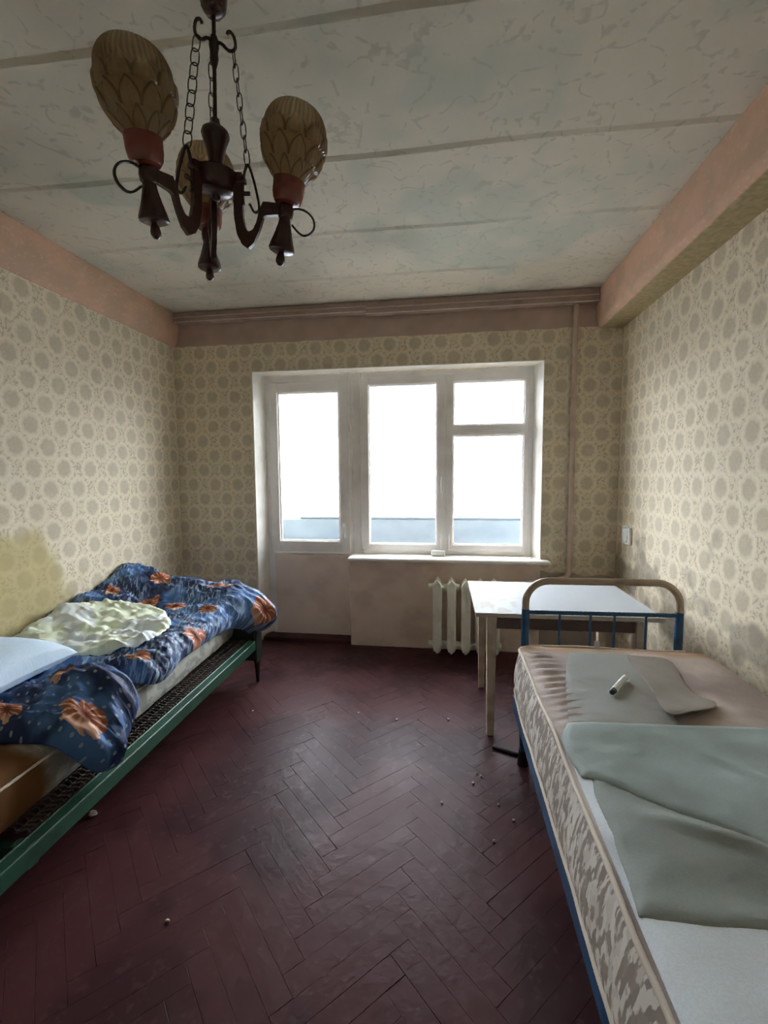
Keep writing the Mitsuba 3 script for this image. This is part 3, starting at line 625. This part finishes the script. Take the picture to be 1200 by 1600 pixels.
def dh(P, d):
    r = .085; e = np.sqrt(np.clip(1 - (1 - np.clip(d / r, 0, 1)) ** 2, 0, 1)); s, y = P[:, 0], P[:, 1]
    up = np.clip((y + 1.75) / .75, 0, 1); up = up * up * (3 - 2 * up)
    h = .052 + .15 * np.exp(-(s / .30) ** 2) * up + .145 * np.exp(-((y + .70) / .20) ** 2) * (1 - .35 * np.exp(-(s / .35) ** 2)) + .085 * g2(P, .76, -2.00, .19, .12) + .030 * g2(P, .55, -2.2, .3, .12) + .03 * g2(P, .80, -1.3, .13, .5)
    h -= .035 * g2(P, .80, -1.80, .16, .045)
    Q = np.c_[P, P[:, 0] * 0]
    wq = Q + .10 * np.c_[meshkit.fbm(Q * 3, 2, 5) - .5, meshkit.fbm(Q * 3 + 9, 2, 6) - .5, P[:, 0] * 0]
    w1 = ridged(wq * [3.0, 6.5, 1], 1.0, 31, 3); w2 = ridged(wq * [8, 15, 1], 1.0, 41, 3); w3 = ridged(wq * [26, 18, 1], 1.0, 51, 2)
    h = h + .050 * (w1 - .55) + .038 * (w2 - .5) + .014 * (w3 - .5)
    # quilt creases fanning out at the heaped corner
    a = np.arctan2(P[:, 1] + 1.86, P[:, 0] - .55)
    h = h + .007 * np.sin(a * 26 + 6 * meshkit.noise(Q * 5, 3)) * g2(P, .82, -2.05, .26, .2)
    return np.maximum(h, .012) * e + .003
_D = [(.3, -.615), (.6, -.61), (.86, -.62), (1.0, -.66), (1.02, -.74), (.96, -.84), (.90, -.95), (.875, -1.1), (.87, -1.3), (.875, -1.5), (.90, -1.65), (.88, -1.74), (.82, -1.79), (.80, -1.825), (.86, -1.86), (.94, -1.93), (.99, -2.03),
        (1.04, -2.10), (1.035, -2.165), (.985, -2.215), (.92, -2.245), (.82, -2.255), (.70, -2.275), (.55, -2.31), (.3, -2.35)]
DOUT = [(.008, -.62)] + _D + [(.1, -2.35), (.05, -2.2), (.10, -1.9), (.04, -1.7), (.008, -1.6)]
DFAR = sg.Polygon([(-.3, -.615)] + [tuple(q) for q in spline(_D, 200)] + [(-.3, -2.35)])      # the quilt is bunched against the wall: no rounding off there
dm, dP, dF = soft_slab(dpath, sg.Polygon([tuple(q) for q in spline(_D, 240)] + [(.1, -2.35), (.05, -2.2), (.10, -1.9), (.04, -1.7), (.008, -1.6), (.008, -.62)]), lambda P, d: dh(P, shapely.distance(shapely.points(P), DFAR.exterior)), .0095, .002)
_fl = np.array([(.109, -1.0, .055, .055), (.287, -.767, .08, .075), (.708, -.77, .09, .032), (.347, -.975, .075, .05), (.537, -.985, .07, .05), (.762, -1.014, .055, .04), (.93, -.78, .055, .075), (.847, -1.318, .06, .075), (.774, -1.69, .055, .05), (.855, -2.155, .085, .065), (.679, -2.02, .03, .055), (.638, -2.22, .06, .04)])
def duvet_fn(p, n, uv):
    s, y = uv.x, uv.y
    t = fbm(s * 9, y * 9, 1.0, 4); hatch = fbm(s * 110 + y * 60, y * 26 - s * 46, 2.0, 3)
    c = mix(mi.Color3f(*C('#1d2d55')), mi.Color3f(*C('#4670a6')), smoothstep(.36, .62, t))
    c = mix(c, mi.Color3f(*C('#9db5d0')), smoothstep(.42, .74, hatch) * smoothstep(.28, .58, fbm(s * 5 + 7, y * 5, 3.0, 3)) * smoothstep(-2.05, -1.7, y) * .8)
    dx, dy = s * 28 - dr.floor(s * 28) - .5, y * 28 - dr.floor(y * 28) - .5
    c = mix(c, mi.Color3f(*C('#b9c3cc')), (1 - smoothstep(.10, .16, dr.sqrt(dx * dx + dy * dy))) * (1 - smoothstep(-2.02, -1.95, y)) * .5)
    for i, (fs, fy, rs, ry) in enumerate(_fl):
        u, v = (s - fs) / rs, (y - fy) / ry
        rr = dr.sqrt(u * u + v * v); a = dr.atan2(v, u)
        petal = rr - .10 * dr.cos(a * 5 + i * 1.7) - .10 * dr.cos(a * 3 + i) - (fbm(s * 34, y * 34, 4.0 + i, 3) - .5) * .9
        inside = 1 - smoothstep(.78, .86, petal)
        vein = smoothstep(.3, .9, dr.cos(a * 11 + noise(s * 25, y * 25, 8.0) * 5))
        fc = mix(mi.Color3f(*C('#9c5636')), mi.Color3f(*C('#d9b198')), smoothstep(.35, .75, vein * .55 + smoothstep(-.6, .8, -v * .8 + u * .3) * .6))
        fc = mix(mi.Color3f(*C('#7c3620')), fc, smoothstep(.08, .42, rr))
        c = mix(c, fc, inside)
    return c
def fold_bump(su, sv, seed):
    def fn(p, n, uv):
        x, y = p.x + p.z * .7, p.y
        wx = (fbm(x * 6, y * 6, seed, 2) - .5) * .16; wy = (fbm(x * 6, y * 6, seed + 3, 2) - .5) * .16
        r1 = 1 - dr.abs(2 * noise((x + wx) * su, (y + wy) * sv, seed) - 1)
        r2 = 1 - dr.abs(2 * noise((x + wx) * su * 2.3, (y + wy) * sv * 2.1, seed + 7) - 1)
        return r1 * r1 + .45 * r2 * r2
    return mikit.proc(fn, 1.5e-3)
mat('duvet', mikit.proc(duvet_fn), .62, .4, sheen=.5, bump=fold_bump(9, 24, 2.0), bscale=.0075)
add('duvet', dm, 'mat_duvet', label='crumpled blue duvet with orange flowers heaped on the green bed', cat='duvet', smooth=True, uv=np.vstack([dP, dP]))

mat('sheet', mikit.proc(sheet_fn), .7, .2, bump=fold_bump(10, 13, 5.0), bscale=.005)
# crumpled pale sheet lying on the duvet
def sh_surface(P):      # height of the duvet top under a plan point
    s = P[:, 0] - .012; X, N = dpath(s, P[:, 1]); h = dh(np.c_[s, P[:, 1]], np.full(len(P), .2)); return X[:, 2] + h
def crump(name, pts, mm, label, cat_, amp, base, seed, step=.0085, edge=.05):
    P, F, d = clipped_grid(sg.Polygon(spline(pts + pts[:1], 160)), step)
    e = np.sqrt(np.clip(1 - (1 - np.clip(d / edge, 0, 1)) ** 2, 0, 1)); Q = np.c_[P, P[:, 0] * 0 + seed]
    wq = Q + .16 * np.c_[meshkit.fbm(Q * 4, 2, 5) - .5, meshkit.fbm(Q * 4 + 9, 2, 6) - .5, P[:, 0] * 0]
    w = .8 * ridged(wq * [4.5, 7, 1], 1.0, seed, 2) + .2 * ridged(wq * [12, 10, 1], 1.0, seed + 9, 2)
    u = sh_surface(P); us = meshkit.fbm(Q, 1) * 0 + u
    z = us + .006 + (base + amp * (w - .35)) * e
    P3 = np.c_[P, z]; return add(name, sheet_mesh(P3, np.tile([0, 0, 1.0], (len(P3), 1)), F, .004), mm, label=label, cat=cat_, smooth=60)
crump('bed_sheet', [(.05, -1.66), (.035, -1.48), (.06, -1.33), (.14, -1.20), (.25, -1.12), (.38, -1.06), (.50, -1.06), (.60, -1.13), (.69, -1.24), (.76, -1.42), (.74, -1.60), (.62, -1.69), (.45, -1.70), (.25, -1.68)], 'mat_sheet',
      'crumpled pale green-white sheet lying on the duvet beside the pillow', 'sheet', .050, .012, 17)
# pillow
def pillow_mesh(cx, cy, z, lx, ly, h, rz, tx, ty):
    n = 44; u = np.linspace(-1, 1, n); A, B = np.meshgrid(u, u, indexing='ij')
    f = np.clip((1 - A ** 4) * (1 - B ** 4), 0, 1) ** .42; pin = 1 - .10 * (1 - np.abs(A) ** 2) * np.abs(B) ** 3 - 0 * A; pin2 = 1 - .10 * (1 - np.abs(B) ** 2) * np.abs(A) ** 3
    X, Y = A * lx * pin2, B * ly * pin; wv = (meshkit.fbm(np.stack([X * 7, Y * 7, X * 0], -1), 3, 2) - .5) * .02
    up, dn = h * f + wv * f, -h * .55 * f
    V = np.vstack([np.c_[X.ravel(), Y.ravel(), up.ravel()], np.c_[X.ravel(), Y.ravel(), dn.ravel()]]); F = []
    id_ = np.arange(n * n).reshape(n, n)
    for i in range(n - 1):
        for j in range(n - 1):
            a, b, c, d = id_[i, j], id_[i + 1, j], id_[i + 1, j + 1], id_[i, j + 1]; F += [[a, b, c], [a, c, d], [a + n * n, c + n * n, b + n * n], [a + n * n, d + n * n, c + n * n]]
    m = trimesh.Trimesh(V, F, process=False)
    for ang, ax in ((tx, [1, 0, 0]), (ty, [0, 1, 0]), (rz, [0, 0, 1])): m.apply_transform(trimesh.transformations.rotation_matrix(ang, ax))
    m.apply_translation([cx, cy, z]); return m
add('pillow', pillow_mesh(.32, -2.085, .628, .295, .265, .096, .04, .0, .03), 'mat_pillow', label='plump pale blue-white pillow on the duvet at the left edge', cat='pillow', smooth=True)

# ------------------------------------------------------------------ chandelier
ch = thing('chandelier', 'three-armed dark wooden chandelier with amber glass shades hanging on chains', 'chandelier')
tx_, ty_, PH = .0681, -.0863, 4.2801
_M = np.array([[1, 0, tx_], [0, 1, ty_], [-tx_, -ty_, 1.0]]); _U, _S, _Vt = np.linalg.svd(_M); _M = _U @ _Vt
M4 = np.eye(4); M4[:3, :3] = _M; M4[:3, 3] = (1.6342, -2.3214, H - .004)
def hang(m): m = m.copy(); m.apply_transform(M4); return m
def armframe(k):
    a = PH + k * 2 * math.pi / 3; return np.array([math.cos(a), math.sin(a), 0]), np.array([-math.sin(a), math.cos(a), 0])
def in_arm(k, pts, w=0.0):
    o, t = armframe(k); return np.array([o * r + t * w + np.array([0, 0, z]) for r, z in pts])
add('ceiling_cup', hang(lathe([(.0005, .0), (.036, .0), (.037, -.02), (.033, -.045), (.022, -.060), (.008, -.064), (.0005, -.064)], 24)), 'mat_dark_wood', ch, smooth=40)
add('rod', hang(cat(tube([(0, 0, -.05), (0, 0, -.33)], .0055, 10), lathe([(.0005, -.105), (.008, -.11), (.013, -.122), (.014, -.135), (.011, -.15), (.012, -.165), (.007, -.185), (.0005, -.19)], 14))), 'mat_dark_metal', ch, smooth=40)
vase = [(.0005, -.312), (.012, -.314), (.014, -.328), (.022, -.333), (.036, -.344), (.0395, -.354), (.036, -.366), (.027, -.39), (.021, -.415), (.0185, -.44), (.021, -.452), (.0005, -.453)]
add('vase', hang(lathe(vase, 24)), 'mat_dark_wood', ch, smooth=40)
add('hub', hang(lathe([(.0005, -.449), (.058, -.450), (.064, -.455), (.062, -.470), (.056, -.486), (.050, -.500), (.036, -.508), (.012, -.512), (.010, -.524), (.0005, -.526)], 32)), 'mat_dark_wood', ch, smooth=40)
hub_k = 'chandelier__hub'
armpoly = [(.055, -.452), (.054, -.50), (.056, -.57), (.064, -.615), (.078, -.640), (.096, -.651), (.112, -.637), (.128, -.602), (.140, -.566), (.150, -.561), (.205, -.556), (.205, -.532), (.142, -.527), (.132, -.545), (.122, -.583), (.110, -.604), (.097, -.609), (.086, -.597), (.079, -.565), (.076, -.50), (.076, -.452)]
def leaned(k, prof, n=24, rfn=None):
    o, t = armframe(k); m = lathe([(r, z) for r, z in prof], n, rfn); v = m.vertices.copy(); zc = v[:, 2]
    ax = np.array([0, 0, 1.0]) + o * .119; s = o - np.array([0, 0, 1.0]) * .119; s /= np.linalg.norm(s)
    base = o * .19; V = base + np.outer(v[:, 0], s) + np.outer(v[:, 1], t) + np.outer(zc + .69, ax) + np.array([0, 0, -.69])
    return trimesh.Trimesh(V, m.faces, process=False)
bell = [(.0005, -.660), (.028, -.659), (.036, -.655), (.0375, -.649), (.034, -.637), (.026, -.612), (.019, -.585), (.0165, -.569), (.0205, -.565), (.0225, -.55), (.0205, -.536), (.016, -.531), (.0005, -.530)]
ball = [(.0005, -.696), (.007, -.694), (.0125, -.687), (.0135, -.679), (.011, -.668), (.007, -.659), (.0005, -.658)]
cup = [(.0005, -.532), (.024, -.531), (.034, -.528), (.041, -.517), (.0445, -.50), (.045, -.476), (.046, -.470), (.043, -.468), (.0405, -.476), (.040, -.50), (.0005, -.505)]
gp = [(.036, -.482), (.0405, -.474), (.0585, -.452), (.074, -.430), (.084, -.405), (.0895, -.380), (.0905, -.362), (.088, -.340), (.081, -.318), (.071, -.301), (.060, -.291), (.055, -.288)]
gz = np.linspace(0, 1, 90); gpd = CubicSpline(np.r_[0, np.cumsum(np.linalg.norm(np.diff(np.array(gp), axis=0), axis=1))], np.array(gp)); glass = gpd(gz * gpd.x[-1])
def petals(z, a):                       # signed pattern of the pressed petals: 0 on an outline, 1 inside
    v = np.clip((z + .480) / .140, 0, .9999) * 3; row = np.floor(v); fr = v - row
    u = a * 10 / np.pi + .5 * row; w = np.abs(((u / 2) % 1.0) * 2 - 1)
    return np.clip((1 - fr ** 2.2) - w, -1, 1)
def ribs(z, a):
    t = np.clip((z + .352) / .02, 0, 1); low = np.clip((z + .478) / .03, 0, 1)
    return 1 + t * .022 * np.cos(a * 44) + (1 - t) * low * (.05 * np.clip(petals(z, a) * 3, -1, 1) + .012 * np.cos(a * 42))
def links(A, B, n, k):
    A, B = np.array(A), np.array(B); d = (B - A) / n; L_ = np.linalg.norm(d); u = d / L_; a = np.cross(u, armframe(k)[1]); a /= np.linalg.norm(a); b = np.cross(u, a)
    for i in range(n):
        c = A + d * (i + .5); s = a if i % 2 else b; hl, hw = L_ * .5 + .0035, .0105
        s = s * .85 + (b if i % 2 else a) * .5; s /= np.linalg.norm(s)
        t = np.linspace(0, 2 * np.pi, 20, endpoint=False)
        x = hw * np.sign(np.cos(t)) * np.abs(np.cos(t)) ** .8; y = hl * np.sign(np.sin(t)) * np.abs(np.sin(t)) ** .62
        yield tube(c + np.outer(x, s) + np.outer(y, u), .0016, 6, closed=True)
for k in range(3):
    o, t = armframe(k)
    a_ = add('arm', hang(trimesh.Trimesh(*(lambda m: (np.outer(m.vertices[:, 0], o) + np.outer(m.vertices[:, 2], t) + np.outer(m.vertices[:, 1], [0, 0, 1.0]), m.faces))(prism(sg.Polygon(armpoly).buffer(.0015), -.0075, .0075)), process=True)), 'mat_dark_wood', ch)
    add('peg', hang(cat(tube(in_arm(k, [(.070, -.505), (.100, -.503)]), .006, 10), tube(in_arm(k, [(.062, -.474), (.088, -.472)]), .0085, 10))), 'mat_dark_wood', a_, smooth=40)
    add('scroll', hang(tube(spline(in_arm(k, [(.082, -.535), (.079, -.50), (.081, -.465), (.087, -.440), (.0935, -.428), (.101, -.440), (.111, -.468), (.121, -.505), (.127, -.535), (.124, -.551), (.116, -.553), (.106, -.543), (.099, -.531)]), 60), .0036, 8, flat=(t, 1.5))), 'mat_dark_metal', a_, smooth=40)
    add('side_ring', hang(tube(spline(in_arm(k, [(.222, -.545), (.245, -.541), (.270, -.549), (.289, -.570), (.291, -.590), (.280, -.606), (.262, -.612), (.245, -.604), (.226, -.585)]), 44), .0028, 8, flat=(t, 2.2))), 'mat_dark_metal', a_, smooth=40)
    add('bell', hang(leaned(k, bell)), 'mat_dark_wood', a_, smooth=40)
    add('finial', hang(leaned(k, ball, 16)), 'mat_dark_wood', a_, smooth=50)
    add('cup', hang(leaned(k, cup)), 'mat_red_brown', a_, smooth=40, label='glossy red-brown shade holder')
    add('shade', hang(leaned(k, glass, 396, ribs)), 'mat_amber_glass', a_, smooth=True, label='pressed amber glass shade', uv=np.array([(j / 396, z) for r, z in glass for j in range(396)]))
    add('hook', hang(tube(spline(in_arm(k, [(.008, -.128), (.025, -.131), (.045, -.146), (.058, -.142), (.060, -.125), (.054, -.108), (.044, -.100), (.037, -.106)]), 36), .0042, 8)), 'mat_dark_metal', ch, smooth=40)
    c_ = key('chain', ch)
    for lk in links(in_arm(k, [(.054, -.146)])[0], in_arm(k, [(.0935, -.428)])[0], 8, k):
        add('link', hang(lk), 'mat_chain_metal', c_, smooth=50)
add('wire', hang(tube(spline([(.0, .004, -.19), (-.004, .008, -.24), (-.006, .008, -.30), (.0, .003, -.33)], 16), .003, 6)), 'mat_black_plastic', ch, smooth=50)

# ------------------------------------------------------------------ small things
sk = thing('wall_switch', 'small white switch box on the right wall near the window corner', 'switch')
add('base', bbox(W - .022, W, -.295, -.165, .915, 1.045, .005), 'mat_white_plastic', sk)
add('rocker', bbox(W - .029, W - .021, -.272, -.188, .935, 1.025, .004), 'mat_white_plastic', sk)
def chunk(x, y, r, z=0, seed=0):
    g = np.random.default_rng(seed); v = g.normal(size=(14, 3)); v /= np.linalg.norm(v, axis=1, keepdims=True); v *= r * g.uniform(.7, 1.1, (14, 1)); v[:, 2] *= .8
    m = trimesh.convex.convex_hull(v); m.apply_translation([x, y, z - m.bounds[0][2]]); return m
add('plaster_lump', chunk(.808, -2.0, .020, 0, 3), 'mat_plaster', label='pale lump of plaster on the floor under the green bed rail', cat='debris')
add('metal_rod', tube([(2.515, -1.315, .008), (2.60, -1.35, .008), (2.715, -1.385, .008)], .008, 8), 'mat_black_rubber', label='thin dark rod lying on the floor between the table leg and the blue bed', cat='rod', smooth=40)
for i, (x, y) in enumerate([(1.12, -1.125), (1.757, -1.067), (2.286, -1.071), (2.42, -1.53), (2.55, -1.80), (1.396, -2.375), (2.257, -1.74), (1.992, -1.108), (2.40, -1.60), (2.46, -1.92), (2.50, -1.72), (2.44, -1.545)]):
    add('paint_chip', chunk(x, y, .0065 + .003 * rng.random(), 0, 20 + i), 'mat_plaster', label='tiny pale chip of debris lying on the brown-red floor', cat='chip', group='chips scattered on the floor')
for i, (x, y) in enumerate([(2.60, .03), (2.72, .05), (2.84, .02), (2.93, .0)]):
    add('plaster_crumb', chunk(x, y, .009, .7525, 50 + i), 'mat_plaster', label='small plaster crumb on the right end of the window sill', cat='crumb', group='crumbs on the window sill')

for k, l in {'wall_far': 'papered wall with the balcony door and window, pink paper band along its top', 'wall_left': 'cream patterned wallpaper wall on the left, damp yellow stain above the bed', 'wall_right': 'cream patterned wallpaper wall on the right under the pink ceiling beam', 'wall_back': 'papered wall closing the room opposite the window', 'ceiling': 'pale grey-green papered ceiling with raised paper seams', 'trim_1': 'pink papered cove along the top of the left wall', 'trim_2': 'deep pink papered beam along the top of the right wall', 'floor': 'dark brown-red painted herringbone parquet floor', 'balcony_floor': 'balcony floor slab outside the window', 'balcony_parapet': 'grey-blue balcony parapet seen through the glass'}.items():
    labels[k] = {**labels.get(k, {}), 'label': l}
